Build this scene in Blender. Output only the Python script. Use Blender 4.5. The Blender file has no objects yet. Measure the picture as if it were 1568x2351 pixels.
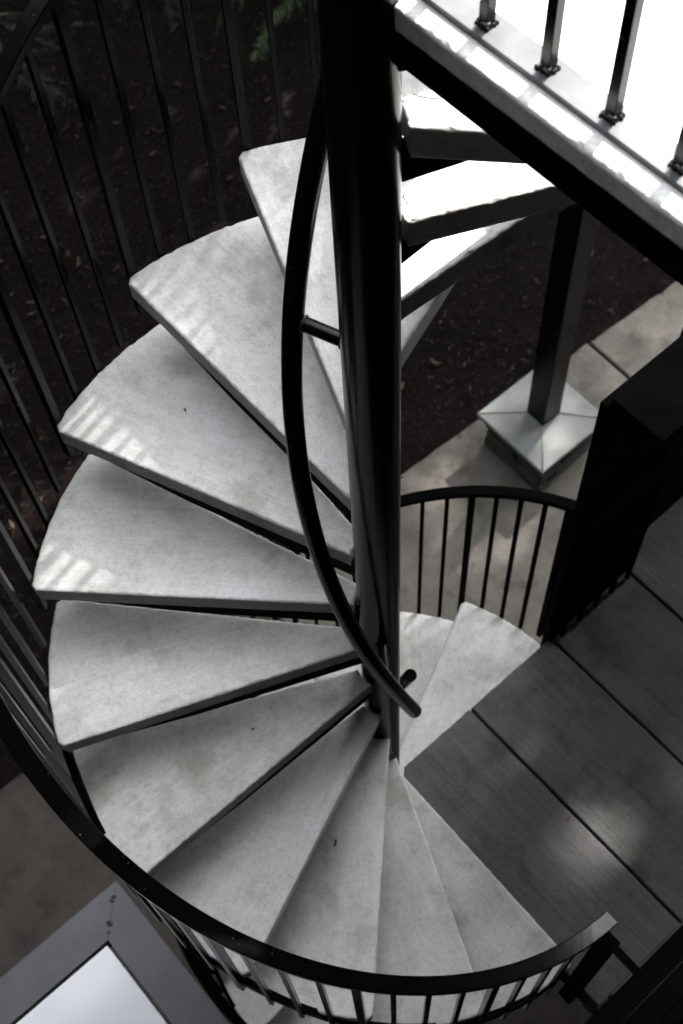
import bpy, bmesh, math, random
from mathutils import Vector, Matrix
from mathutils.geometry import delaunay_2d_cdt
R_ = math.radians
S = 0.8                      # metres per stair radius; every length below is in stair radii
H = 0.26342                   # riser
D = 0.390894                 # turn per tread
PH0 = 1.88605
OFF = 0.0297                 # nosing line runs this far ahead of the radius
SC = bpy.context.scene

# ------------------------------------------------------------------ camera
cam = bpy.data.objects.new('camera', bpy.data.cameras.new('camera'))
SC.collection.objects.link(cam)
SC.camera = cam
yaw, pitch, roll = -0.0547941, 1.0795533, -0.0795121
fw = Vector((math.sin(yaw)*math.cos(pitch), math.cos(yaw)*math.cos(pitch), -math.sin(pitch)))
rt = fw.cross(Vector((0, 0, 1))).normalized(); up = rt.cross(fw)
r2 = math.cos(roll)*rt + math.sin(roll)*up
u2 = -math.sin(roll)*rt + math.cos(roll)*up
M = Matrix((r2, u2, -fw)).transposed().to_4x4()
M.translation = Vector((0, -1.5558*S, 2.63754*S))
cam.matrix_world = M
cd = cam.data
cd.sensor_fit = 'HORIZONTAL'; cd.sensor_width = 24.0
cd.lens = 3041.64/1568*24.0
cd.clip_start = 0.02; cd.clip_end = 500
cd.dof.use_dof = True; cd.dof.focus_distance = 2.75*S; cd.dof.aperture_fstop = 7.1

# ------------------------------------------------------------------ sky, sun, exposure
SUN_AZ, SUN_EL = R_(52), R_(47.5)
w = bpy.data.worlds.new("World"); SC.world = w; w.use_nodes = True
nt = w.node_tree; nt.nodes.clear()
sky = nt.nodes.new('ShaderNodeTexSky'); sky.sky_type = 'NISHITA'; sky.sun_disc = False
sky.sun_elevation = SUN_EL; sky.sun_rotation = R_(90) - SUN_AZ
hs = nt.nodes.new('ShaderNodeHueSaturation'); hs.inputs['Saturation'].default_value = .16
bg = nt.nodes.new('ShaderNodeBackground'); bg.inputs[1].default_value = 0.15
ow = nt.nodes.new('ShaderNodeOutputWorld')
nt.links.new(sky.outputs[0], hs.inputs['Color']); nt.links.new(hs.outputs[0], bg.inputs[0]); nt.links.new(bg.outputs[0], ow.inputs[0])
sd = bpy.data.lights.new('sun', 'SUN'); sd.energy = 1.3; sd.angle = R_(0.55); sd.color = (1, .955, .9)
sun = bpy.data.objects.new('sun', sd); SC.collection.objects.link(sun)
sdir = Vector((math.cos(SUN_AZ)*math.cos(SUN_EL), math.sin(SUN_AZ)*math.cos(SUN_EL), math.sin(SUN_EL)))
sun.rotation_euler = sdir.to_track_quat('Z', 'Y').to_euler()
vs = SC.view_settings
vs.view_transform = 'Standard'; vs.look = 'None'; vs.gamma = 1; vs.use_curve_mapping = False
vs.exposure = 4.02

# ------------------------------------------------------------------ helpers
class MB:
    def __init__(self): self.v = []; self.f = []; self.s = []
    def add(self, vs, fs, smooth=False):
        o = len(self.v); self.v += [tuple(p) for p in vs]
        for q in fs: self.f.append(tuple(i+o for i in q)); self.s.append(smooth)
    def box(self, c, ax, ay, az, hx, hy, hz):
        c = Vector(c); ax, ay, az = Vector(ax), Vector(ay), Vector(az)
        vs = [c+ax*hx*i+ay*hy*j+az*hz*k for i in (-1, 1) for j in (-1, 1) for k in (-1, 1)]
        self.add(vs, [(0, 1, 3, 2), (4, 6, 7, 5), (0, 4, 5, 1), (2, 3, 7, 6), (0, 2, 6, 4), (1, 5, 7, 3)])
    def cbox(self, c, ax, ay, az, hx, hy, hz, b=.1):
        """box with chamfered long (az) edges"""
        c = Vector(c); ax, ay, az = Vector(ax), Vector(ay), Vector(az)
        k = b*min(hx, hy)
        prof = [(-hx+k, -hy), (hx-k, -hy), (hx, -hy+k), (hx, hy-k), (hx-k, hy), (-hx+k, hy), (-hx, hy-k), (-hx, -hy+k)]
        vs = [c+ax*x+ay*y+az*(s*hz) for s in (-1, 1) for x, y in prof]
        n = 8
        self.add(vs, [tuple(range(n-1, -1, -1)), tuple(range(n, 2*n))]+[(i, (i+1) % n, n+(i+1) % n, n+i) for i in range(n)])
    def tube(self, pts, r, n=16, cap=True):
        pts = [Vector(p) for p in pts]; rings = []; N = None
        for i, p in enumerate(pts):
            t = (pts[min(i+1, len(pts)-1)]-pts[max(i-1, 0)]).normalized()
            if N is None:
                N = t.cross(Vector((0, 0, 1)))
                if N.length < 1e-3: N = t.cross(Vector((1, 0, 0)))
            N = (N-t*N.dot(t)).normalized(); B = t.cross(N)
            rr = r[i] if isinstance(r, (list, tuple)) else r
            rings.append([p+(N*math.cos(a)+B*math.sin(a))*rr for a in [2*math.pi*k/n for k in range(n)]])
        vs = [q for g in rings for q in g]
        fs = [(i*n+k, i*n+(k+1) % n, (i+1)*n+(k+1) % n, (i+1)*n+k) for i in range(len(pts)-1) for k in range(n)]
        self.add(vs, fs, True)
        if cap:
            self.add(rings[0], [tuple(range(n-1, -1, -1))]); self.add(rings[-1], [tuple(range(n))])
    def sweep(self, frames, prof, cap=True, smooth=False):
        """frames: (point, x axis, y axis); prof: closed 2d outline"""
        n = len(prof); vs = [Vector(p)+Vector(a)*x+Vector(b)*y for p, a, b in frames for x, y in prof]
        fs = [(i*n+k, i*n+(k+1) % n, (i+1)*n+(k+1) % n, (i+1)*n+k) for i in range(len(frames)-1) for k in range(n)]
        self.add(vs, fs, smooth)
        if cap:
            self.add(vs[:n], [tuple(range(n-1, -1, -1))]); self.add(vs[-n:], [tuple(range(n))])
    def slab(self, outline, z, t, rng, jit=.0012, lip=.009, under=.012, soft=.0):
        """cast slab: jittered outline, rounded top arris, softer bottom edge"""
        n = len(outline); P = [Vector((x, y)) for x, y in outline]
        nrm = []
        for i in range(n):
            a, b = P[i-1], P[(i+1) % n]; d = (b-a).normalized(); nrm.append(Vector((d.y, -d.x)))
        ja = [rng.gauss(0, 1) for _ in range(n)]
        ja = [(ja[i-1]+2*ja[i]+ja[(i+1) % n])*.12 for i in range(n)]
        jb = [rng.gauss(0, 1) if rng.random() < .8 else rng.gauss(-1.2, 1.5) for _ in range(n)]
        rings = [(-lip, 0, .6), (-lip*.42, -lip*.10, 1.4), (-lip*.08, -lip*.45, 1.), (0, -lip*1.1, .7), (-.0008, -t+under, .5), (-under*.35, -t+under*.3, .5), (-under, -t, .5)]
        vs = []
        for k, (o, dz, js) in enumerate(rings):
            for i in range(n):
                jj = (jb[i]*.6+ja[i]) if k in (1, 2) else ja[i]
                q = P[i]+nrm[i]*(o+jj*jit*js); vs.append((q.x, q.y, z+dz+(jb[i]*jit*.5 if k in (1, 2) else 0)))
        fs = [(k*n+i, (k+1)*n+i, (k+1)*n+(i+1) % n, k*n+(i+1) % n) for k in range(len(rings)-1) for i in range(n)]
        o = len(self.v); self.add(vs, fs, True)
        for k in range(3*n, 4*n): self.s[-len(fs)+k] = False
        for part, zz, flip in ((vs[:n], z, False), (vs[-n:], z-t, True)):
            p2 = [Vector((q[0], q[1])) for q in part]
            ov, oe, of, _, _, _ = delaunay_2d_cdt(p2, [], [list(range(n))], 1, 1e-7)
            self.add([(q.x, q.y, zz) for q in ov], [tuple(f[::-1]) if flip else tuple(f) for f in of])
    def build(self, name, mat, parent=None, local=False):
        me = bpy.data.meshes.new(name)
        o = (0, 0, 0)
        if parent is not None and not local: o = WORLD[parent.name]
        me.from_pydata([(p[0]*S-o[0], p[1]*S-o[1], p[2]*S-o[2]) for p in self.v], [], self.f)
        me.polygons.foreach_set('use_smooth', self.s)
        me.validate(); me.update()
        bm = bmesh.new(); bm.from_mesh(me); bmesh.ops.remove_doubles(bm, verts=bm.verts, dist=2e-6); bmesh.ops.recalc_face_normals(bm, faces=bm.faces); bm.to_mesh(me); bm.free()
        me.materials.append(mat)
        ob = bpy.data.objects.new(name, me); SC.collection.objects.link(ob)
        if parent is not None: ob.parent = parent
        WORLD[ob.name] = o
        return ob
WORLD = {}
def tag(o, label=None, cat=None, group=None, kind=None):
    if label: o['label'] = label
    if cat: o['category'] = cat
    if group: o['group'] = group
    if kind: o['kind'] = kind
    return o
def thing(name, label, cat, loc=(0, 0, 0), group=None, kind=None):
    o = bpy.data.objects.new(name, None); SC.collection.objects.link(o)
    o.location = Vector(loc)*S; WORLD[o.name] = tuple(Vector(loc)*S); o.empty_display_size = .1
    return tag(o, label, cat, group, kind)
def pol(r, a, z=0.): return Vector((r*math.cos(a), r*math.sin(a), z))
E1 = Vector((math.cos(R_(40.4)), math.sin(R_(40.4)), 0)); E2 = Vector((math.sin(R_(40.4)), -math.cos(R_(40.4)), 0)); UZ = Vector((0, 0, 1))
def en(s, n, z): return E1*s+E2*n+UZ*z

# ------------------------------------------------------------------ materials
def mat(name):
    m = bpy.data.materials.new(name); m.use_nodes = True; t = m.node_tree
    b = t.nodes['Principled BSDF']; return m, t, b
def node(t, typ, **kw):
    n = t.nodes.new(typ)
    for k, v in kw.items():
        if hasattr(n, k): setattr(n, k, v)
        else: n.inputs[k].default_value = v
    return n
def noise(t, vec, scale, detail=4, rough=.55):
    n = node(t, 'ShaderNodeTexNoise'); n.inputs['Scale'].default_value = scale; n.inputs['Detail'].default_value = detail; n.inputs['Roughness'].default_value = rough
    t.links.new(vec, n.inputs['Vector']); return n.outputs['Fac']
def ramp(t, fac, stops):
    r = node(t, 'ShaderNodeValToRGB'); e = r.color_ramp.elements
    while len(e) < len(stops): e.new(.5)
    for q, (p, c) in zip(e, stops): q.position = p; q.color = c if len(c) == 4 else (*c, 1)
    t.links.new(fac, r.inputs[0]); return r.outputs[0]
def mix(t, a, b, f, mode='MIX'):
    m = node(t, 'ShaderNodeMix'); m.data_type = 'RGBA'; m.blend_type = mode
    for s, i in ((f, 0), (a, 6), (b, 7)):
        if isinstance(s, (int, float)): m.inputs[i].default_value = s
        elif isinstance(s, tuple): m.inputs[i].default_value = (*s, 1)
        else: t.links.new(s, m.inputs[i])
    return m.outputs[2]
def math_(t, op, a, b=None):
    m = node(t, 'ShaderNodeMath'); m.operation = op
    for i, s in enumerate((a, b)):
        if s is None: continue
        if isinstance(s, (int, float)): m.inputs[i].default_value = s
        else: t.links.new(s, m.inputs[i])
    return m.outputs[0]
def coords(t, scale=(1, 1, 1), kind='Object', rot=0):
    tc = node(t, 'ShaderNodeTexCoord'); mp = node(t, 'ShaderNodeMapping')
    mp.inputs['Scale'].default_value = scale; mp.inputs['Rotation'].default_value = (0, 0, rot)
    oi = node(t, 'ShaderNodeObjectInfo')
    ad = node(t, 'ShaderNodeVectorMath'); ad.operation = 'ADD'
    cb = node(t, 'ShaderNodeCombineXYZ')
    m7 = math_(t, 'MULTIPLY', oi.outputs['Random'], 37.)
    for i in range(3): t.links.new(m7, cb.inputs[i])
    t.links.new(tc.outputs[kind], mp.inputs[0]); t.links.new(mp.outputs[0], ad.inputs[0]); t.links.new(cb.outputs[0], ad.inputs[1])
    return ad.outputs[0]

def concrete(name, base, rot=0., streak=1., pits=1., tint=(1, 1, 1), blot=1.):
    """broom-finished cast concrete: strokes along local x"""
    m, t, b = mat(name)
    v = coords(t, (1, 1, 1), rot=rot); vb = coords(t, (2.2, 60, 60), rot=rot); vb2 = coords(t, (5, 170, 170), rot=rot)
    big = noise(t, v, 4.5, 5, .6); mid = noise(t, v, 17, 6, .65); fine = noise(t, v, 260, 3, .6)
    st = noise(t, vb, 1.0, 3, .6); st2 = noise(t, vb2, 1.0, 2, .6)
    d, l = 1-.26*blot, 1+.10*blot
    c = ramp(t, big, [(.30, (base*d*tint[0]*.98, base*d*tint[1], base*d*tint[2]*.96)), (.55, (base*tint[0], base*tint[1], base*tint[2])), (.75, (base*l*tint[0], base*l*tint[1], base*l*tint[2]))])
    c = mix(t, c, ramp(t, mid, [(.32, (.74, .73, .70)), (.58, (1, 1, 1)), (.8, (1.04, 1.04, 1.03))]), .5*blot, 'MULTIPLY')
    mot = noise(t, v, 75, 4, .7); stn = noise(t, v, 7.5, 4, .55)
    c = mix(t, c, ramp(t, mot, [(.34, (.74, .74, .73)), (.52, (1, 1, 1)), (.7, (1.05, 1.05, 1.05))]), .7*blot, 'MULTIPLY')
    c = mix(t, c, ramp(t, stn, [(.54, (1, 1, 1)), (.68, (.66, .64, .57)), (.8, (.6, .58, .52))]), .85*blot, 'MULTIPLY')
    c = mix(t, c, ramp(t, st, [(.30, (.80, .80, .80)), (.6, (1, 1, 1))]), .75*streak, 'MULTIPLY')
    c = mix(t, c, ramp(t, st2, [(.30, (.78, .78, .78)), (.62, (1.05, 1.05, 1.05))]), .55*streak, 'MULTIPLY')
    c = mix(t, c, ramp(t, fine, [(.25, (.72, .72, .72)), (.6, (1.04, 1.04, 1.04))]), .6, 'MULTIPLY')
    vo = node(t, 'ShaderNodeTexVoronoi'); vo.inputs['Scale'].default_value = 130; vo.inputs['Randomness'].default_value = 1
    t.links.new(v, vo.inputs['Vector'])
    pn = noise(t, v, 9, 2, .5)
    thr = math_(t, 'MULTIPLY', math_(t, 'SUBTRACT', pn, .36), .30*pits)
    pit = math_(t, 'LESS_THAN', vo.outputs['Distance'], thr)
    c = mix(t, c, (.10*base, .10*base, .10*base), math_(t, 'MULTIPLY', pit, .75))
    t.links.new(c, b.inputs['Base Color']); b.inputs['Roughness'].default_value = .86
    b.inputs['Specular IOR Level'].default_value = .3
    hgt = math_(t, 'ADD', math_(t, 'MULTIPLY', st, .9*streak), math_(t, 'MULTIPLY', st2, .6*streak))
    hgt = math_(t, 'ADD', hgt, math_(t, 'MULTIPLY', fine, .35)); hgt = math_(t, 'ADD', hgt, math_(t, 'MULTIPLY', mid, .35))
    hgt = math_(t, 'SUBTRACT', hgt, math_(t, 'MULTIPLY', pit, .9))
    bp = node(t, 'ShaderNodeBump'); bp.inputs['Strength'].default_value = .55; bp.inputs['Distance'].default_value = .0022
    t.links.new(hgt, bp.inputs['Height']); t.links.new(bp.outputs[0], b.inputs['Normal'])
    return m
MC = concrete('tread_concrete', .47, streak=.45, blot=.85, tint=(1.01, 1, .98), pits=1.5)
MCL = concrete('landing_concrete', .78, rot=R_(10), streak=.8, blot=.6)
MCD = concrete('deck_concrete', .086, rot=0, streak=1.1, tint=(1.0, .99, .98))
MCAP = concrete('cap_concrete', .135, streak=.2, pits=.3, tint=(.97, 1, .98), blot=.5)
MWALK = concrete('walk_concrete', .078, streak=.1, pits=.4, tint=(1.10, 1, .87), blot=1.2)
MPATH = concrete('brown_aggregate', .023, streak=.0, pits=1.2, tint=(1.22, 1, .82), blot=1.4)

def paint(name, col=.0018, rough=.2, coat=.0, scratch=1., spec=.12):
    m, t, b = mat(name)
    v = coords(t); n1 = noise(t, v, 14, 5); n2 = noise(t, v, 420, 3); n3 = noise(t, v, 95, 2, .4)
    c = ramp(t, n1, [(.3, (col*.8, col*.82, col*.88)), (.7, (col*1.25, col*1.27, col*1.32))])
    sp = ramp(t, n3, [(.735, (0, 0, 0)), (.765, (1, 1, 1))])
    c = mix(t, c, (.22, .21, .20), math_(t, 'MULTIPLY', sp, .55*scratch))
    t.links.new(c, b.inputs['Base Color'])
    t.links.new(ramp(t, n1, [(.25, (rough*.8,)*3), (.75, (rough*1.3,)*3)]), b.inputs['Roughness'])
    b.inputs['Specular IOR Level'].default_value = spec
    bp = node(t, 'ShaderNodeBump'); bp.inputs['Strength'].default_value = .10; bp.inputs['Distance'].default_value = .0006
    t.links.new(n2, bp.inputs['Height']); t.links.new(bp.outputs[0], b.inputs['Normal'])
    return m
MP = paint('black_paint', scratch=.4); MPS = paint('black_satin_paint', .0014, .7, spec=.02, scratch=.06)
MPL = paint('grey_steel_plate', .10, .30, scratch=.3)
MW = paint('weld_bead', .012, .28)
MTR = paint('trim_paint', .02, .5)
MDK = paint('dark_wall_paint', .003, .7, scratch=.1, spec=.03)
def stain_steel():
    m, t, b = mat('weathered_steel')
    v = coords(t); n1 = noise(t, v, 5, 6, .6); n2 = noise(t, v, 22, 5, .7)
    c = ramp(t, n1, [(.3, (.015, .0165, .022)), (.7, (.028, .031, .040))])
    c = mix(t, c, (.02, .02, .024), ramp(t, n2, [(.60, (0, 0, 0)), (.74, (.8, .8, .8))]))
    t.links.new(c, b.inputs['Base Color']); b.inputs['Roughness'].default_value = .5
    return m
MST = stain_steel()
def simple(name, col, rough=.7, var=.25, scale=12):
    m, t, b = mat(name); v = coords(t); n = noise(t, v, scale, 5)
    t.links.new(ramp(t, n, [(.3, tuple(c*(1-var) for c in col)), (.7, tuple(c*(1+var) for c in col))]), b.inputs['Base Color'])
    b.inputs['Roughness'].default_value = rough; return m
MPAN = simple('pale_panel', (.44, .45, .48), .45, .05, 3)
MSTONE = simple('rough_stone', (.030, .029, .026), .9, .5, 9)
MRUST = simple('rust', (.014, .012, .011), .8, .4, 40)
MBARK = simple('bark', (.05, .035, .025), .9, .4, 20)
MTWIG = simple('dry_twig', (.035, .016, .010), .8, .3, 60)
MDIRT = simple('dirt', (.05, .045, .04), .9, .3, 60)
def leafmat(name, a, bcol, spec=.25):
    m, t, b = mat(name)
    g = node(t, 'ShaderNodeNewGeometry')
    c = ramp(t, g.outputs['Random Per Island'], [(0, a), (1, bcol)])
    t.links.new(c, b.inputs['Base Color']); b.inputs['Roughness'].default_value = .7; b.inputs['Specular IOR Level'].default_value = spec
    return m
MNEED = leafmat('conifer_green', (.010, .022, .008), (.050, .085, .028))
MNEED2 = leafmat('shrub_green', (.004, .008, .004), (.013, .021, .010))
MLEAF = leafmat('tree_leaf', (.03, .06, .02), (.07, .11, .04))
MCHIP = leafmat('bark_chips', (.0028, .0022, .0019), (.014, .0105, .0085), .06)
MLITT = leafmat('leaf_litter', (.008, .0056, .0044), (.032, .0225, .0175), .1)
def mulch():
    m, t, b = mat('mulch')
    v = coords(t); n1 = noise(t, v, 1.6, 5); n2 = noise(t, v, 28, 6, .7); n3 = noise(t, v, 90, 4, .7)
    c = ramp(t, n2, [(.3, (.0015, .0011, .001)), (.6, (.0055, .004, .0034)), (.8, (.013, .0092, .0072))])
    c = mix(t, c, ramp(t, n1, [(.3, (.6, .6, .6)), (.7, (1.25, 1.2, 1.15))]), .8, 'MULTIPLY')
    c = mix(t, c, ramp(t, n3, [(.35, (.6, .6, .6)), (.7, (1.3, 1.3, 1.3))]), .7, 'MULTIPLY')
    t.links.new(c, b.inputs['Base Color']); b.inputs['Roughness'].default_value = .95; b.inputs['Specular IOR Level'].default_value = .05
    bp = node(t, 'ShaderNodeBump'); bp.inputs['Strength'].default_value = .9; bp.inputs['Distance'].default_value = .02
    t.links.new(n2, bp.inputs['Height']); t.links.new(bp.outputs[0], b.inputs['Normal'])
    return m
MMUL = mulch()

# ------------------------------------------------------------------ ground, walkway
ZG = -22*H
ZD = -10*H
ZL = 5*H
rng = random.Random(4)
g = MB(); N = 60
gv = []; gf = []
def gx(i): t = (i/N*2-1); return 60*t*abs(t)**1.2
for i in range(N+1):
    for j in range(N+1):
        x, y = gx(i), gx(j)+3
        z = ZG-.03+.02*math.sin(x*2.3+1.3*math.sin(y*1.7))*math.cos(y*1.9) if math.hypot(x, y-3) < 10 else ZG-.02
        gv.append((x, y, z))
gf = [(i*(N+1)+j, (i+1)*(N+1)+j, (i+1)*(N+1)+j+1, i*(N+1)+j+1) for i in range(N) for j in range(N)]
g.add(gv, gf, True); tag(g.build('ground', MMUL), kind='structure')
# walkway: mulch-side edge is a line along the building grid; slabs with open joints between
WL = [Vector((-2.519, .968, 0)), Vector((.208, 3.26, 0)), Vector((2.474, 4.934, 0))]
we = (WL[2]-WL[0]).normalized(); wn = Vector((we.y, -we.x, 0))
s_j = (Vector((1.641, 4.405, 0))-WL[0]).dot(we); s_b = (WL[1]-WL[0]).dot(we); d_b = (WL[1]-WL[0]).dot(wn)
def edge_off(q): return d_b*max(0, 1-abs(q-s_b)/s_b)
wk = MB(); L_ = 3.25; pth = MB()
for k in range(-4, 6):
    a, b_ = s_j+k*L_+.012, s_j+(k+1)*L_-.012
    def side(s):
        p = WL[0]+we*s
        return p
    A, B = side(a), side(b_)
    bow = lambda p: p+wn*edge_off((p-WL[0]).dot(we))
    n = 30; out = [bow(A.lerp(B, i/n))+wn*rng.gauss(0, .004) for i in range(n+1)]
    out += [B+wn*(8), A+wn*(8)]
    o2 = [(p.x, p.y) for p in out]
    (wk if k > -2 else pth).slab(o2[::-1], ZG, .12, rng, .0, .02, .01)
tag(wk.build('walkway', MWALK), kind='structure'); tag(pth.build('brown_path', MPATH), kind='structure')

# mulch chips and leaf litter
def chips(name, n, m, lmin, lmax, seed, label):
    r = random.Random(seed); mb = MB()
    for _ in range(n):
        while True:
            x, y = r.uniform(-4.6, 4.6), r.uniform(-.6, 9.5)
            q = Vector((x, y, 0))-WL[0]
            if q.dot(wn) < edge_off(q.dot(we))+.03*r.random(): break
        l = r.uniform(lmin, lmax); wd = l*r.uniform(.10, .38); a = r.uniform(0, 6.28); tl = r.gauss(0, .3); cv = r.uniform(-.25, .25)*l
        c, s = math.cos(a), math.sin(a); vs = []
        for u, ww in ((-1, .25), (-.35, .9), (.35, 1), (1, .2)):
            for q in (-1, 1):
                px, py = u*l/2, q*ww*wd/2+cv*u*u
                vs.append((x+c*px-s*py, y+s*px+c*py, ZG+.004+abs(math.sin(tl))*.5*l*(u+1)/2+r.uniform(0, .02)))
        mb.add(vs, [(0, 1, 3, 2), (2, 3, 5, 4), (4, 5, 7, 6)])
    return tag(mb.build(name, m), label, 'mulch', kind='stuff')
chips('mulch_chips', 26000, MCHIP, .015, .055, 3, 'dark brown bark mulch chips spread over the garden bed')
chips('leaf_litter', 900, MLITT, .03, .10, 8, 'pale dry leaves scattered on the dark mulch bed')

# ------------------------------------------------------------------ spiral staircase: pole, treads, brackets
stair = thing('spiral_staircase', 'black steel spiral staircase with pale grey concrete wedge treads around a thick round pole', 'spiral staircase', (0, 0, ZG))
m = MB(); m.tube([(0, 0, ZG), (0, 0, -8), (0, 0, -4), (0, 0, 0), (0, 0, 2), (0, 0, 6.5)], .0618, 64)
pole = m.build('pole', MP, stair)
w_ = MB()
def vang(p): return math.atan2(p.y, p.x)
def line_r(off, r): return math.sqrt(max(r*r-off*off, 1e-6))
def tread_outline(rin=.0717):
    """local frame: x along the nosing direction, descending side is +y; edge order counter-clockwise"""
    ba, bo = .4489, -.0069
    ri, ro = rin, 1.0
    def nose(s): return Vector((s, OFF))
    def back(s):
        c, s_ = math.cos(-ba), math.sin(-ba)
        return Vector((s*c-bo*s_, s*s_+bo*c))
    def rnd(p, q, r0, k=4): pass
    pts = []
    s0, s1 = line_r(OFF, rin), line_r(OFF, ro)
    b0, b1 = line_r(bo, rin), line_r(bo, ro)
    nn = 110
    cr = .016
    # back edge outwards
    for i in range(nn+1): pts.append(back(b0+.004+(b1-cr-b0-.004)*i/nn))
    aB = vang(back(b1)); aN = vang(nose(s1))
    e = cr/ro
    for i in range(1, 31): 
        a = aB+e+(aN-aB-2*e)*(i-1)/29; pts.append(Vector((math.cos(a), math.sin(a)))*ro)
    for i in range(nn+1): pts.append(nose(s1-cr+(s0-s1+cr)*i/nn))
    a0 = vang(nose(s0)); a1 = vang(back(b0))
    rb, rn = back(b0).length, nose(s0).length
    for i in range(1, 7):
        a = a0+(a1-a0)*i/7; pts.append(Vector((math.cos(a), math.sin(a)))*(rn+(rb-rn)*min(1, i/2.)-.002*math.sin(i/7*math.pi)))
    return [(p.x, p.y) for p in pts]
TT = .0757
def tread(phi, z, seed, rough=1.):
    r = random.Random(seed); mb = MB()
    mb.slab(tread_outline(), 0, TT, r, .0011*rough, .008, .012)
    o = mb.build('tread', MC, stair, local=True)
    o.location = Vector((0, 0, z-ZG))*S; o.rotation_euler = (0, 0, phi)
    # black tapered bracket and hub collar carrying the tread
    k = MB(); a = -.20
    d = Vector((math.cos(a), math.sin(a), 0)); pz = Vector((-d.y, d.x, 0))
    prof = [(.052, -TT-.002), (.60, -TT-.002), (.60, -TT-.018), (.50, -TT-.03), (.052, -TT-.125)]
    bl = lambda s: Vector((s*math.cos(-.4489)+.0069*math.sin(-.4489), s*math.sin(-.4489)-.0069*math.cos(-.4489)))
    def prism(rows):
        vs = []
        for (nx, ny), (bx_, by), dn, db in rows:
            vs += [(nx, ny, -TT-.001), (bx_, by, -TT-.001), (bx_, by, -TT-db), (nx, ny, -TT-dn)]
        n = len(rows)-1
        k.add(vs, [(0, 1, 2, 3), (4*n+3, 4*n+2, 4*n+1, 4*n)]+[(4*i+j, 4*i+4+j, 4*i+4+(j+1) % 4, 4*i+(j+1) % 4) for i in range(n) for j in range(4)])
    bq = lambda s: tuple(bl(s)+Vector((.008, .020)))
    prism([((q, OFF-.016), (q, OFF-.034), dd, dd) for q, dd in ((.050, .088), (.30, .078), (.60, .062), (.93, .012))])
    kb = k.build('bracket', MPS, o, local=True)
    return o
for k in range(-4, 10):
    tread(PH0+k*D, -k*H, 100+k, 1.5 if k < -1 else 1.)
PHN = R_(65.8)
for j in range(0, 11):
    tread(PHN+j*D, -(11+j)*H, 200+j)
# helical edge band under the tread ends
def zline(a): return -H*(a-PH0)/D
def zlow(a): return -11*H-H*(a-PHN)/D
def band(zf, a0, a1):
    mb = MB(); n = max(4, int((a1-a0)/R_(2.5)))
    fr = []
    for i in range(n+1):
        a = a0+(a1-a0)*i/n; fr.append((pol(.998, a, zf(a)-TT-.070), pol(1, a), UZ))
    mb.sweep(fr, [(-.010, -.045), (.010, -.045), (.010, .045), (-.010, .045)], smooth=False)
    return mb.build('edge_band', MPS, stair)
band(zline, R_(196), R_(308)); band(zlow, R_(118), R_(285))

# ------------------------------------------------------------------ outer railings
def rail_frames(zf, a0, a1, r, step=R_(2)):
    n = max(3, int((a1-a0)/step)); fr = []
    for i in range(n+1):
        a = a0+(a1-a0)*i/n; p = pol(r, a, zf(a)); q = pol(r, a+.01, zf(a+.01))
        t = (q-p).normalized(); x = pol(1, a); y = x.cross(t)*-1
        if y.z < 0: y = -y
        fr.append((p, x, y))
    return fr
RP = [(-.0235, -.009), (-.021, -.012), (.021, -.012), (.0235, -.009), (.0235, .009), (.021, .012), (-.021, .012), (-.0235, .009)]
HR = .942
def z_up(a):
    e = R_(300)
    z = zline(a)+HR
    if a > R_(290): z = zline(R_(290))+HR-(a-R_(290))*H/D*.9
    return z
def baluster(a, z0, z1, half, parent, r=1.013, m_=None):
    mb = MB(); x = pol(1, a); y = Vector((-x.y, x.x, 0))
    mb.cbox(x*r+UZ*(z0+z1)/2, x, y, UZ, half, half, (z1-z0)/2, .15)
    o = mb.build('baluster', m_ or MP, parent)
    return o
rail1 = thing('spiral_railing', 'black steel railing with flat top rail curving around the outside of the upper flight', 'railing', pol(1.0, R_(300), ZD))
m = MB(); m.sweep(rail_frames(z_up, R_(66), R_(309.8), 1.0225), RP); m.build('handrail', MP, rail1)
k = 0; a = R_(106.9)-22*D/4
i = -22
while True:
    a = R_(108.0)+i*D/4
    if a > R_(304): break
    if a < R_(66): i += 1; continue
    thick = (i % 4 == 0)
    baluster(a, zline(a)-TT-.11, z_up(a)-.010, .0125 if thick else .0083, rail1)
    i += 1
m = MB(); x = pol(1, R_(-49.8)); y = Vector((-x.y, x.x, 0))
m.cbox(x*1.055+UZ*((ZD-.10)+(-6.35*H))/2, x, y, UZ, .030, .030, ((-6.35*H)-(ZD-.10))/2, .1); m.build('end_post', MPS, rail1)
for zz, r0, r1, hh in ((-6.35*H, 1.075, 1.19, .012), (ZD+.02, 1.075, 1.17, .012)):
    m = MB(); m.cbox(en(0, (r0+r1)/2, zz), E2, UZ, E1, (r1-r0)/2, hh, .012); m.build('cross_bar', MPL if False else MP, rail1)

rail2 = thing('spiral_railing', 'black curved railing of the lower flight, seen beyond the pole over the tan walkway', 'railing', pol(1.0, R_(60), -12*H))
def z_dn(a): return zlow(a)+1.0
m = MB(); m.sweep(rail_frames(z_dn, R_(42), R_(285), 1.028), RP); m.build('handrail', MPS, rail2)
i = -4
while True:
    a = R_(68.0)+i*D/4
    if a > R_(285): break
    baluster(a, zlow(a)-TT-.11, z_dn(a)-.010, .0125 if i % 4 == 0 else .0083, rail2, 1.016, MPS)
    i += 1

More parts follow.
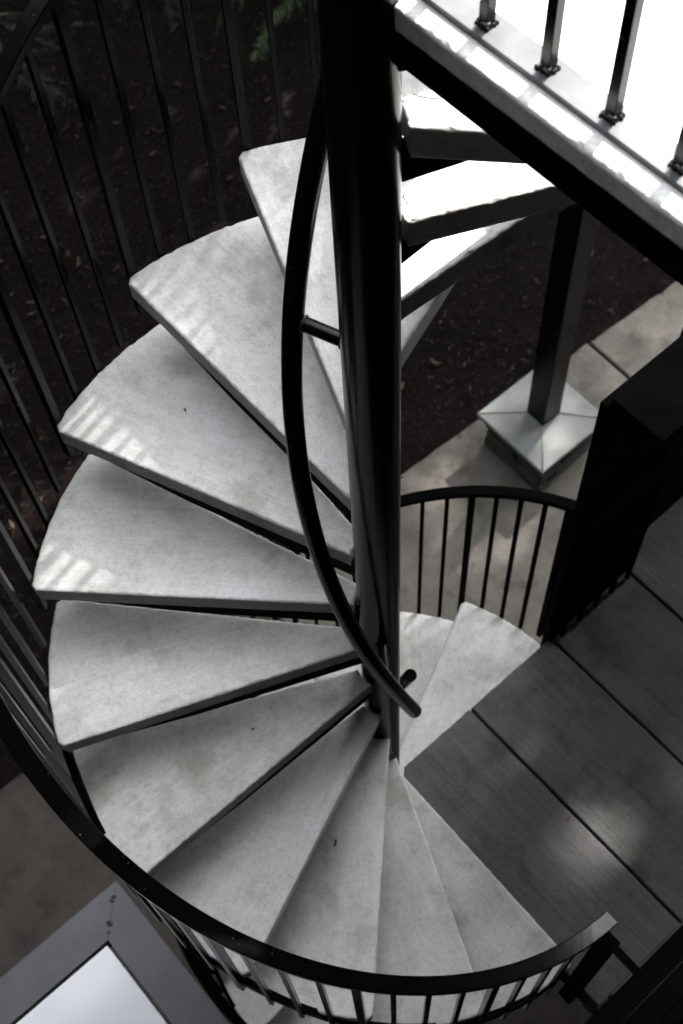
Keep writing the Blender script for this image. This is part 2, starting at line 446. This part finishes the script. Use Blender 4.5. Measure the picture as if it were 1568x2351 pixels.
# ------------------------------------------------------------------ inner handrails
def inner(zf, a0, a1, name, label, brackets):
    t = thing(name, label, 'handrail', pol(.17, a1, zf(a1)))
    mb = MB(); n = 90; P = [pol(.175, a0+(a1-a0)*i/n, zf(a0+(a1-a0)*i/n)) for i in range(n+1)]
    mb.tube(P, .0232, 24); h = mb.build('rail_tube', MP, t)
    for a in brackets:
        mb = MB(); p = pol(.17, a, zf(a)-.002); q = pol(.05, a, zf(a)-.012)
        mb.tube([q, p], .0165, 20, False); b = mb.build('standoff', MP, t)
        r = random.Random(int(a*100)); d = (p-q).normalized(); u = d.cross(UZ).normalized(); v = d.cross(u)
        for base in (p-d*.0195, pol(.062, a, zf(a)-.012)):
            wd = MB()
            ring = [base+(u*math.cos(f)+v*math.sin(f))*.0168 for f in [2*math.pi*i/26 for i in range(27)]]
            wd.tube(ring, [.0026+.0012*r.random() for _ in ring], 6, False)
            wd.build('weld', MW, b)
    return t
inner(lambda a: zline(a)+.97, R_(62), R_(306), 'inner_handrail', 'black round inner handrail sweeping around the pole above the upper treads', [R_(154), R_(275)])
inner(lambda a: zlow(a)+.97, R_(53), R_(160), 'inner_handrail', 'short rounded tube end of the lower inner handrail beside the pole', [R_(95)])

# ------------------------------------------------------------------ upper landing
land = thing('upper_landing', 'sunlit white concrete landing slab on a dark steel edge beam, upper right', 'landing', (.5, -.5, ZL))
LA = R_(-49.7); lu = Vector((math.cos(LA), math.sin(LA), 0)); ln = Vector((math.sin(-LA), math.cos(LA), 0))
def lp(s, n, z=0): return lu*s+ln*n+UZ*z
r = random.Random(77)
pts = []
p0 = lp(.062, .011); p1 = lp(1.50, .011)
for i in range(141): pts.append(p0.lerp(p1, i/140))
poly = [en(7.0, 1.44, 0), en(7.0, .15, 0), en(3.5, .15, 0), en(3.3, -.25, 0), en(1.35, -.25, 0), en(1.06, -.21, 0), Vector((.70, .60, 0)), pol(1.08, R_(22)), pol(1.1, R_(6)), pol(1.1, R_(-2.5))]
pts += poly
st0 = pol(1.1, R_(-2.5)); st1 = Vector((.085, .022, 0))
for i in range(1, 31): pts.append(st0.lerp(st1, i/30))
pts.append(Vector((.07, .006, 0)))
m = MB(); m.slab([(p.x, p.y) for p in pts], ZL, .048, r, .0014, .009, .008); m.build('slab', MCL, land)
m = MB(); m.box(lp(.755, .044, ZL-.0925), lu, ln, UZ, .715, .012, .0395)
m.box(lp(.76, .066, ZL-.0555), lu, ln, UZ, .70, .034, .0025)
m.box(lp(.76, .066, ZL-.127), lu, ln, UZ, .70, .034, .0025); m.build('edge_beam', MPS, land)
m = MB(); m.box(en(3.9, .20, ZL-.13), E1, E2, UZ, 2.7, .02, .07); m.box(en(4.0, .9, ZL-.13), E1, E2, UZ, 2.5, .02, .07); m.build('joist', MPS, land)
# weld lump where the beam meets the pole
def blob(mb, c, r, seed, sq=(1, 1, 1), n=10, amp=.25):
    rr = random.Random(seed); ph = [rr.uniform(0, 6.28) for _ in range(6)]
    vs = []; fs = []
    for i in range(n+1):
        th = math.pi*i/n
        for j in range(n*2):
            f = math.pi*j/n; k = 1+amp*(math.sin(3*f+ph[0])*math.sin(2*th+ph[1])+.6*math.sin(5*f+ph[2])*math.sin(4*th+ph[3]))
            vs.append((c[0]+r*k*sq[0]*math.sin(th)*math.cos(f), c[1]+r*k*sq[1]*math.sin(th)*math.sin(f), c[2]+r*k*sq[2]*math.cos(th)))
    w2 = 2*n
    fs = [(i*w2+j, i*w2+(j+1) % w2, (i+1)*w2+(j+1) % w2, (i+1)*w2+j) for i in range(n) for j in range(w2)]
    mb.add(vs, fs, True)
m = MB()
for i in range(12): blob(m, pol(.0630, R_(-14-i*.3), ZL-.05-i*.0075)+Vector((.002*math.sin(i*2), -.002, 0)), .0085, i, (1, 1, .7), 7)
m.build('weld', MW, land)
m = MB(); blob(m, lp(.058, .030, ZL-.052), .013, 91, (1.2, 1, .7), 9); m.build('weld', MW, land)

# landing guardrail
lr = thing('landing_guardrail', 'square black balusters welded to a flat grey steel plate along the landing edge', 'railing', lp(.1, .09, ZL))
m = MB(); m.cbox(lp(.785, .0725, ZL+.0058), ln, UZ, lu, .0255, .0045, .72, .2); m.build('base_plate', MPL, lr)
m = MB(); m.cbox(lp(.785, .0725, ZL+1.16), ln, UZ, lu, .025, .012, .72, .2); m.build('handrail', MP, lr)
for i in range(0, 13):
    s = .0660+i*.1190
    if i == 0: s = .082
    mb = MB(); mb.cbox(lp(s, .0725, ZL+.58+.0103), lu, ln, UZ, .0088, .0088, .57, .15); b = mb.build('baluster', MP, lr)
    if i < 7:
        wd = MB(); rr = random.Random(300+i)
        for q in range(16):
            f = 2*math.pi*q/16; e = max(abs(math.cos(f)), abs(math.sin(f)))
            blob(wd, lp(s+.0098/e*math.cos(f), .0725+.0098/e*math.sin(f), ZL+.0118), rr.uniform(.0028, .0048), 400+i*20+q, (1, 1, .8), 6)
        wd.build('weld', MW, b)

# ------------------------------------------------------------------ mid deck
deck = thing('mid_deck', 'shaded dark grey deck of long broom finished concrete slabs below the upper flight', 'deck', en(.8, .6, ZD))
edges = [.02, .484, .957, 1.431, 1.905, 2.38, 2.85, 3.33]
for i in range(len(edges)-1):
    a, b = edges[i]+.006, edges[i+1]-.006; rr = random.Random(500+i)
    n0 = 0.0 if i < 3 else -.085
    n1 = 1.163
    P = []
    nn = 40
    def seg(p, q, k): return [p.lerp(q, t/k) for t in range(k)]
    if i == 0:
        c = [en(a+.085, n0, 0), en(a, .085, 0)]
    else: c = [en(a, n0, 0)]
    q1, q2, q3 = en(a, n1, 0), en(b, n1, 0), en(b, n0, 0)
    if i == 0: P = seg(c[0], c[1], 6)+seg(c[1], q1, nn)
    else: P = seg(c[0], q1, nn)
    P += seg(q1, q2, 16)+seg(q2, q3, nn)+seg(q3, c[0], 16)
    mb = MB(); mb.slab([((p-en((a+b)/2, .6, 0)).dot(E2), (p-en((a+b)/2, .6, 0)).dot(E1)) for p in P], 0, .07, rr, .0012, .006, .008)
    o = mb.build('paver', MCD, deck, local=True)
    o.location = (en((a+b)/2, .6, ZD)-en(.8, .6, ZD))*S; o.rotation_euler = (0, 0, R_(-49.6))
m = MB()
m.box(en(1.7, .03, ZD-.13), E1, E2, UZ, 1.68, .02, .055)
m.box(en(1.7, 1.135, ZD-.13), E1, E2, UZ, 1.68, .02, .055)
m.box(en(.045, .6, ZD-.13), E2, E1, UZ, .55, .02, .055)
for s in edges[1:]: m.box(en(s, .6, ZD-.13), E2, E1, UZ, .55, .04, .054)
m.build('frame_beam', MPS, deck)
m = MB()
m.box(en(1.2, 1.215, ZD-.09), E1, E2, UZ, 2.2, .045, .06)
m.box(en(1.2, 1.302, ZD-.02), E1, E2, UZ, 2.2, .040, .05)
m.box(en(1.2, 1.376, ZD-.06), E1, E2, UZ, 2.2, .030, .08); m.build('edge_channel', MDK, deck)

# building wall beside the deck
bw = thing('building_wall', 'dark painted building wall beyond the outer edge of the shaded deck', 'wall', en(1, 1.5, ZG))
m = MB(); m.box(en(2.0, 1.52, (ZG+13)/2), E1, E2, UZ, 7.0, .10, (13-ZG)/2); m.build('wall_face', MDK, bw)
m = MB()
for zz in (-8.9*H, -3*H, 3*H): m.box(en(2.0, 1.408, zz), E1, E2, UZ, 5.0, .012, .03)
m.build('trim', MTR, bw)

m = MB(); m.box(en(-3.1, -2.0, (ZG+11)/2), E1, E2, UZ, .10, 3.40, (11-ZG)/2); m.build('sky_block_wall', MDK, bw)  # unseen wall added to block sky from the near left

# balcony on the near side, unseen, added to darken lower treads and deck
blk = thing('sky_blocker', 'dark balcony floor on the near side of the stair, unseen, added to cut sky light', 'blocker', (.3, -2., 1.0))
m = MB(); vs = [Vector((x, y, z)) for z in (1.25, 1.36) for x, y in ((-.75, -1.52), (-.75, -2.6), (-.55, -2.3), (1.25, -.78), (.82, -.80), (.60, -1.0), (.52, -1.52))]
m.add(vs, [tuple(range(7)), tuple(range(13, 6, -1))]+[(i, (i+1) % 7, 7+(i+1) % 7, 7+i) for i in range(7)]); m.build('sheet', MDK, blk)

# black screen and hood beside the deck
sc = thing('steel_screen', 'tall black steel screen with overhanging hood at the far edge of the shaded deck', 'screen', en(1.2, -.06, ZD))
m = MB(); m.box(en(1.185, -.012, (-2.96*H+ZD-.10)/2), E1, E2, UZ, .255, .012, (-2.96*H-ZD+.10)/2); m.build('panel', MPS, sc)
m = MB(); m.box(en(1.702, .095, -2.95*H-.02), E1, E2, UZ, .74, .105, .022); m.build('hood', MPS, sc)
m = MB(); m.box(en(1.205, .028, ZD+1.0), E1, E2, UZ, .235, .022, .012); m.build('handrail', MPS, sc)
for i in range(5):
    m = MB(); m.cbox(en(1.0+i*.1, .026, ZD+.50), E1, E2, UZ, .009, .009, .49, .15); m.build('baluster', MPS, sc)
m = MB(); m.cbox(en(.985, -.012, ZD+.55), E1, E2, UZ, .022, .022, .66, .1); m.build('end_post', MPS, sc)
m = MB(); m.box(en(2.42, -.10, (-3.1*H+ZG)/2), E1, E2, UZ, .97, .012, (-3.1*H-ZG)/2); m.build('rear_panel', MDK, sc)

# ------------------------------------------------------------------ column on stone pier
CC = Vector((1.201, 3.442, ZG)); PHt = .42
col = thing('support_column', 'square black steel post rising from a pyramidal concrete cap on a low stone pier', 'column', CC)
G1 = Vector((math.cos(R_(40)), math.sin(R_(40)), 0)); G2 = Vector((G1.y, -G1.x, 0))
m = MB(); m.cbox(CC+UZ*(PHt+.04+(4.6*H-ZG-PHt)/2), G1, G2, UZ, .084, .084, (4.6*H-ZG-PHt)/2, .08); m.build('post', MP, col)
m = MB(); hw = .326
base = [CC+G1*i*hw+G2*j*hw for i, j in ((-1, -1), (1, -1), (1, 1), (-1, 1))]
v0 = [p+UZ*(PHt-.035) for p in base]; v1 = [p+UZ*PHt for p in base]; v1i = [CC+(p-CC)*.97+UZ*(PHt+.006) for p in base]
v2 = [CC+(p-CC)*.20+UZ*(PHt+.058) for p in base]
m.add(v0+v1+v1i+v2, [(3, 2, 1, 0)]+[(4*k+i, 4*k+(i+1) % 4, 4*k+4+(i+1) % 4, 4*k+4+i) for k in range(3) for i in range(4)]+[(12, 13, 14, 15)])
m.build('cap', MCAP, col)
# ridge rolls of the cap and stone courses of the pier
m = MB()
for p, q in zip(v1i, v2): m.tube([p+UZ*.000, q+UZ*.001], .006, 8)
m.build('cap_ridge', MCAP, col)
m = MB(); rr = random.Random(12); hp = .268; nc = 5; hz = (PHt-.035)/nc
for c in range(nc):
    for d in range(4):
        ax = [G1, G2, -G1, -G2][d]; tx = [G2, -G1, -G2, G1][d]; x = -hp
        while x < hp-.01:
            l = min(rr.uniform(.12, .30), hp-x)
            if hp-x-l < .06: l = hp-x
            pr = rr.uniform(-.012, .025); cc = CC+ax*(hp-.04+pr/2)+tx*(x+l/2)+UZ*(hz*(c+.5))
            e = lambda: rr.uniform(-.008, .008)
            vs = [cc+ax*((.04+pr/2)*i+e())+tx*((l/2-.006)*j+e())+UZ*((hz/2-.005)*k_+e()*.5) for i in (-1, 1) for j in (-1, 1) for k_ in (-1, 1)]
            m.add(vs, [(0, 1, 3, 2), (4, 6, 7, 5), (0, 4, 5, 1), (2, 3, 7, 6), (0, 2, 6, 4), (1, 5, 7, 3)])
            x += l
m.box(CC+UZ*(PHt/2-.02), G1, G2, UZ, hp-.06, hp-.06, PHt/2-.02)
m.build('stone_pier', MSTONE, col)

# ------------------------------------------------------------------ framed canopy, lower left
ZC = -11*H
cn = thing('framed_canopy', 'blue-grey steel framed canopy with a smooth pale panel below the stair, lower left', 'canopy', en(-2.2, .1, ZG))
# outer corner nearest the stair, frame runs along -E1 and +E2
oc = Vector((-1.125, -.300, 0)); bwid = .170; LX, LY = 2.2, 1.9
def cp(a, b, z): return oc-E1*a+E2*b+UZ*z
def bar(mb, q):
    vs = [cp(a, b, ZC+dz) for dz in (-.12, 0) for a, b in q]
    mb.add(vs, [(3, 2, 1, 0), (4, 5, 6, 7)]+[(i, (i+1) % 4, 4+(i+1) % 4, 4+i) for i in range(4)])
for q in ([(0, 0), (LX, 0), (LX-bwid, bwid), (bwid, bwid)], [(0, .002), (bwid-.002, bwid), (bwid-.002, LY-bwid), (0, LY-.002)],
          [(0, LY), (bwid, LY-bwid), (LX-bwid, LY-bwid), (LX, LY)], [(LX, .002), (LX, LY-.002), (LX-bwid+.002, LY-bwid), (LX-bwid+.002, bwid)]):
    m = MB(); bar(m, q); m.build('frame_bar', MST, cn)
m = MB(); vs = []
g_ = bwid+.014
m.box(cp((LX)/2, LY/2, ZC-.03), E1, E2, UZ, LX/2-g_, LY/2-g_, .025); m.build('panel', MPAN, cn)
for a, b in ((.08, .08), (LX-.08, .08), (.08, LY-.08), (LX-.08, LY-.08)):
    m = MB(); m.cbox(cp(a, b, (ZC-.12+ZG)/2), E1, E2, UZ, .05, .05, (ZC-.12-ZG)/2, .1); m.build('leg', MPS, cn)
m = MB(); rr = random.Random(5)
for a in (.052, .056, .118, .123, .128, .148): blob(m, cp(a+rr.gauss(0, .004), a+rr.gauss(0, .004), ZC), rr.uniform(.007, .013), int(a*1000), (1.0, .6, .2), 7, .4)
m.build('weld', MRUST, cn)

# ------------------------------------------------------------------ plants
def spray(mb, p, d, l, r, dens=34, wid=.16):
    """drooping flat conifer spray: a stem with paired needle blades"""
    d = d.normalized(); side = d.cross(UZ)
    if side.length < .1: side = Vector((1, 0, 0))
    side.normalize()
    for i in range(dens):
        t = (i+r.random())/dens; q = p+d*l*t-UZ*l*.35*t*t
        for s in (-1, 1):
            b = (side*s*(1+r.gauss(0, .25))+d*.9+UZ*r.gauss(-.15, .25)).normalized(); ll = l*wid*(1-.6*t)*r.uniform(.6, 1.2)
            wv = b.cross(Vector((r.gauss(0, 1), r.gauss(0, 1), 1))).normalized()*ll*.07
            mb.add([q-wv, q+wv, q+b*ll+wv*.3-UZ*ll*.15, q+b*ll-wv*.3-UZ*ll*.15], [(0, 1, 2, 3)])
def conifer(name, label, x, y, h, rad, n, seed, m_, low=.1, cat='shrub'):
    r = random.Random(seed); t = thing(name, label, cat, (x, y, ZG-.03))
    tr = MB(); tr.tube([(x, y, ZG-.05), (x+.02, y, ZG+h*.5), (x, y+.02, ZG+h)], [.07, .05, .01], 10); tr.build('trunk', MBARK, t)
    f = MB()
    for i in range(n):
        u = r.random()**.8; z = ZG+h*(low+(1-low)*u); a = r.uniform(0, 6.28); R1 = rad*(1-u*.75)*r.uniform(.45, 1)
        d = Vector((math.cos(a), math.sin(a), r.uniform(-.5, .25)))
        p = Vector((x, y, z))+d*R1*.35
        spray(f, p, d, R1*.75, r)
        for _ in range(3):
            k = r.uniform(.3, .9); e = Vector((d.x+r.gauss(0, .5), d.y+r.gauss(0, .5), d.z-.3)); spray(f, p+d.normalized()*R1*.75*k-UZ*R1*.75*.35*k*k, e, R1*.4, r, 18, .22)
    f.build('foliage', m_, t)
    return t
conifer('conifer_shrub', 'fresh green drooping conifer fronds lit beyond the railing near the pole', -.46, 8.2, 2.6, 1.0, 46, 11, MNEED, .10)
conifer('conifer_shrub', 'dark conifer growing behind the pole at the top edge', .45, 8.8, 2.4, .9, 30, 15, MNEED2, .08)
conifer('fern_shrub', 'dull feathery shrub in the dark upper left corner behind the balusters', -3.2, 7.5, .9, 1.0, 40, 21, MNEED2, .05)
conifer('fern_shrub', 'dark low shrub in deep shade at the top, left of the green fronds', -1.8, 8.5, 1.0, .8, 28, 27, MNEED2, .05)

# ------------------------------------------------------------------ trees outside the picture: they shade the stair and close the horizon
def leaves(mb, P, size, r):
    a = Vector((r.gauss(0, 1), r.gauss(0, 1), r.gauss(0, 1))).normalized(); b = a.cross(Vector((r.gauss(0, 1), r.gauss(0, 1), r.gauss(0, 1)))).normalized()
    l, w2 = size*r.uniform(.6, 1.2), size*r.uniform(.3, .55)
    mb.add([P-a*l, P+b*w2, P+a*l, P-b*w2], [(0, 1, 2, 3)])
hz = Vector((math.cos(SUN_AZ), math.sin(SUN_AZ), 0)); US = Vector((-hz.y, hz.x, 0)); VS = UZ*math.cos(SUN_EL)-hz*math.sin(SUN_EL)
GAPS = [(.66, -.235, .42, .10, .72), (.34, -.30, .12, .07, .5), (-.78, -2.02, .12, .15, .72), (.03, -2.55, .13, .18, .45), (.39, -2.75, .18, .14, .35),
        (1.10, -5.95, .60, .38, .8), (1.15, -7.4, .6, .5, .65)]
def crown_gap(u, v):
    for a, b, c, d, k in GAPS:
        q = ((u-a)/c)**2+((v-b)/d)**2
        if q < 1: return k
    return 0
def shade_tree(name, label, u0, u1, v0, top, dist, n, seed):
    r = random.Random(seed); um = (u0+u1)/2
    bx = hz*(dist*math.cos(SUN_EL))+US*um
    t = thing(name, label, 'tree', (bx.x, bx.y, ZG), 'trees standing beyond the garden')
    zt = dist*math.sin(SUN_EL)
    m = MB(); m.tube([(bx.x, bx.y, ZG), (bx.x+.1, bx.y, zt*.4), (bx.x, bx.y+.2, zt*.8), (bx.x, bx.y, zt)], [.30, .22, .12, .03], 12); m.build('trunk', MBARK, t)
    m = MB(); k = 0
    while k < n:
        u, v = r.uniform(u0-.15, u1+.15), r.uniform(v0, 1.0); q = r.uniform(-1.5, 1.5)
        if v > top(u)+.10*math.sin(u*9+seed)*.5+r.gauss(0, .03): continue
        k += 1
        if r.random() < crown_gap(u, v): continue
        leaves(m, sdir*(dist+q)+US*u+VS*v, .11, r)
    m.build('crown', MLEAF, t)
shade_tree('shade_tree', 'leafy tree standing beyond the garden towards the sun', -2.6, -.05, -9, lambda u: .02, 19, 27000, 31)
shade_tree('shade_tree', 'leafy tree standing beyond the garden towards the sun', -.05, 1.3, -9, lambda u: .05 if u < .12 else .9, 19, 17000, 32)
shade_tree('shade_tree', 'leafy tree standing beyond the garden towards the sun', 1.3, 3.6, -9, lambda u: .95, 19, 25000, 33)
# woodland closing the horizon: one modelled tree, copied
r = random.Random(50)
wt = thing('woodland_tree', 'dense leafy tree in the dark woodland around the garden', 'tree', (0, 0, ZG), 'woodland trees around the garden')
m = MB(); m.tube([(0, 0, ZG), (.1, 0, ZG+3), (0, .1, ZG+8)], [.3, .2, .05], 10); m.build('trunk', MBARK, wt)
m = MB()
cl = [(r.uniform(-1.8, 1.8), r.uniform(-1.8, 1.8), r.uniform(.8, 9.2)) for _ in range(46)]
for c in cl:
    for _ in range(95):
        d = Vector((r.gauss(0, 1), r.gauss(0, 1), r.gauss(0, 1))).normalized()*r.uniform(.3, 1.0)
        leaves(m, Vector((c[0], c[1], ZG+c[2]))+d*.95, .22, r)
m.build('crown', MLEAF, wt)
k = 0
for ringr, n, a0 in ((15.5, 22, 0), (19, 26, 4)):
    for i in range(n):
        az = a0+360*i/n+r.uniform(-3, 3)
        if 25 < az % 360 < 80 and ringr < 18: continue
        loc = pol(ringr+r.uniform(-.8, .8), R_(az))
        o = wt
        if k > 0:
            o = wt.copy(); SC.collection.objects.link(o)
            for ch in list(wt.children):
                c2 = ch.copy(); SC.collection.objects.link(c2); c2.parent = o
        o.location = Vector((loc.x, loc.y, ZG))*S; o.rotation_euler = (0, 0, r.uniform(0, 6.28)); k += 1
for az, rr_, sc_ in ((79, 11.5, 2.15), (93, 11.5, 2.2), (107, 12, 2.1), (121, 11.8, 2.1), (136, 12, 2.0), (151, 12, 2.0), (190, 7.8, 1.7), (207, 7.4, 1.75), (224, 7.2, 1.7), (240, 7.0, 1.6), (210, 11.0, 2.1)):  # taller unseen copies added to block low sky and darken treads and deck
    o = wt.copy(); SC.collection.objects.link(o)
    for ch in list(wt.children):
        c2 = ch.copy(); SC.collection.objects.link(c2); c2.parent = o
    p = pol(rr_, R_(az)); o.location = Vector((p.x, p.y, ZG))*S; o.scale = (sc_*(.5 if az < 100 else .66), sc_*(.5 if az < 100 else .66), sc_) if az < 155 else (sc_*.7, sc_*.7, sc_); o.rotation_euler = (0, 0, r.uniform(0, 6.28))

# fallen twigs on the two sunlit treads
def twig(p, ang, l, label, seed):
    r = random.Random(seed); mb = MB(); P = []
    for i in range(9):
        t = i/8; P.append(Vector((p[0]+math.cos(ang+.7*t)*l*t, p[1]+math.sin(ang+.7*t)*l*t, p[2]+.004+.004*math.sin(t*3))))
    mb.tube(P, .0011, 5)
    for i in range(1, 8):
        d = pol(1, ang+.5+1.0*(1 if i % 2 else -1))
        mb.tube([P[i], P[i]+d*l*.13+UZ*.002], [.0008, .0003], 4)
    return tag(mb.build('fallen_twig', MTWIG), label, 'twig')
twig((.082, .052, 4*H), R_(-55), .045, 'small brown conifer twig lying on the topmost sunlit tread', 1)
twig((.070, .080, 3*H), R_(-120), .03, 'tiny dry twig near the pole on the second sunlit tread', 2)
# small dry leaf bits lying on the treads and the deck
def leaf_bit(p, ang, l, seed, label):
    r = random.Random(seed); mb = MB(); c, sn = math.cos(ang), math.sin(ang); vs = []
    for u, ww in ((-1, .05), (-.5, .5), (.1, .6), (.6, .4), (1, .04)):
        for q in (-1, 0, 1):
            x, y = u*l/2, q*ww*l*.28+.12*l*u*u
            vs.append((p[0]+c*x-sn*y, p[1]+sn*x+c*y, p[2]+.0012+l*.12*abs(q)*ww+l*.10*u*u+r.uniform(0, .0006)))
    fs = [(3*i+j, 3*i+j+1, 3*i+j+4, 3*i+j+3) for i in range(4) for j in range(2)]
    mb.add(vs, fs, True)
    return tag(mb.build('leaf_fragment', MTWIG), label, 'leaf')
leaf_bit((-0.161, -0.499, -1.5805), 1.30, 0.028, 1, 'dark curled leaf bit alone on a lower tread near the front railing')
leaf_bit((-0.404, -0.202, -1.3171), 0.40, 0.016, 2, 'tiny brown leaf speck on the tread just below the widest left treads')
leaf_bit((-0.531, 0.477, -0.5268), 2.00, 0.018, 3, 'small dark leaf scrap on the stained middle of a left tread')
leaf_bit((0.728, -0.159, -2.6342), 0.70, 0.030, 4, 'small dark leaf bit lying on the shaded deck beside the slab joint')
print('faces', sum(len(o.data.polygons) for o in bpy.data.objects if o.type == 'MESH'))
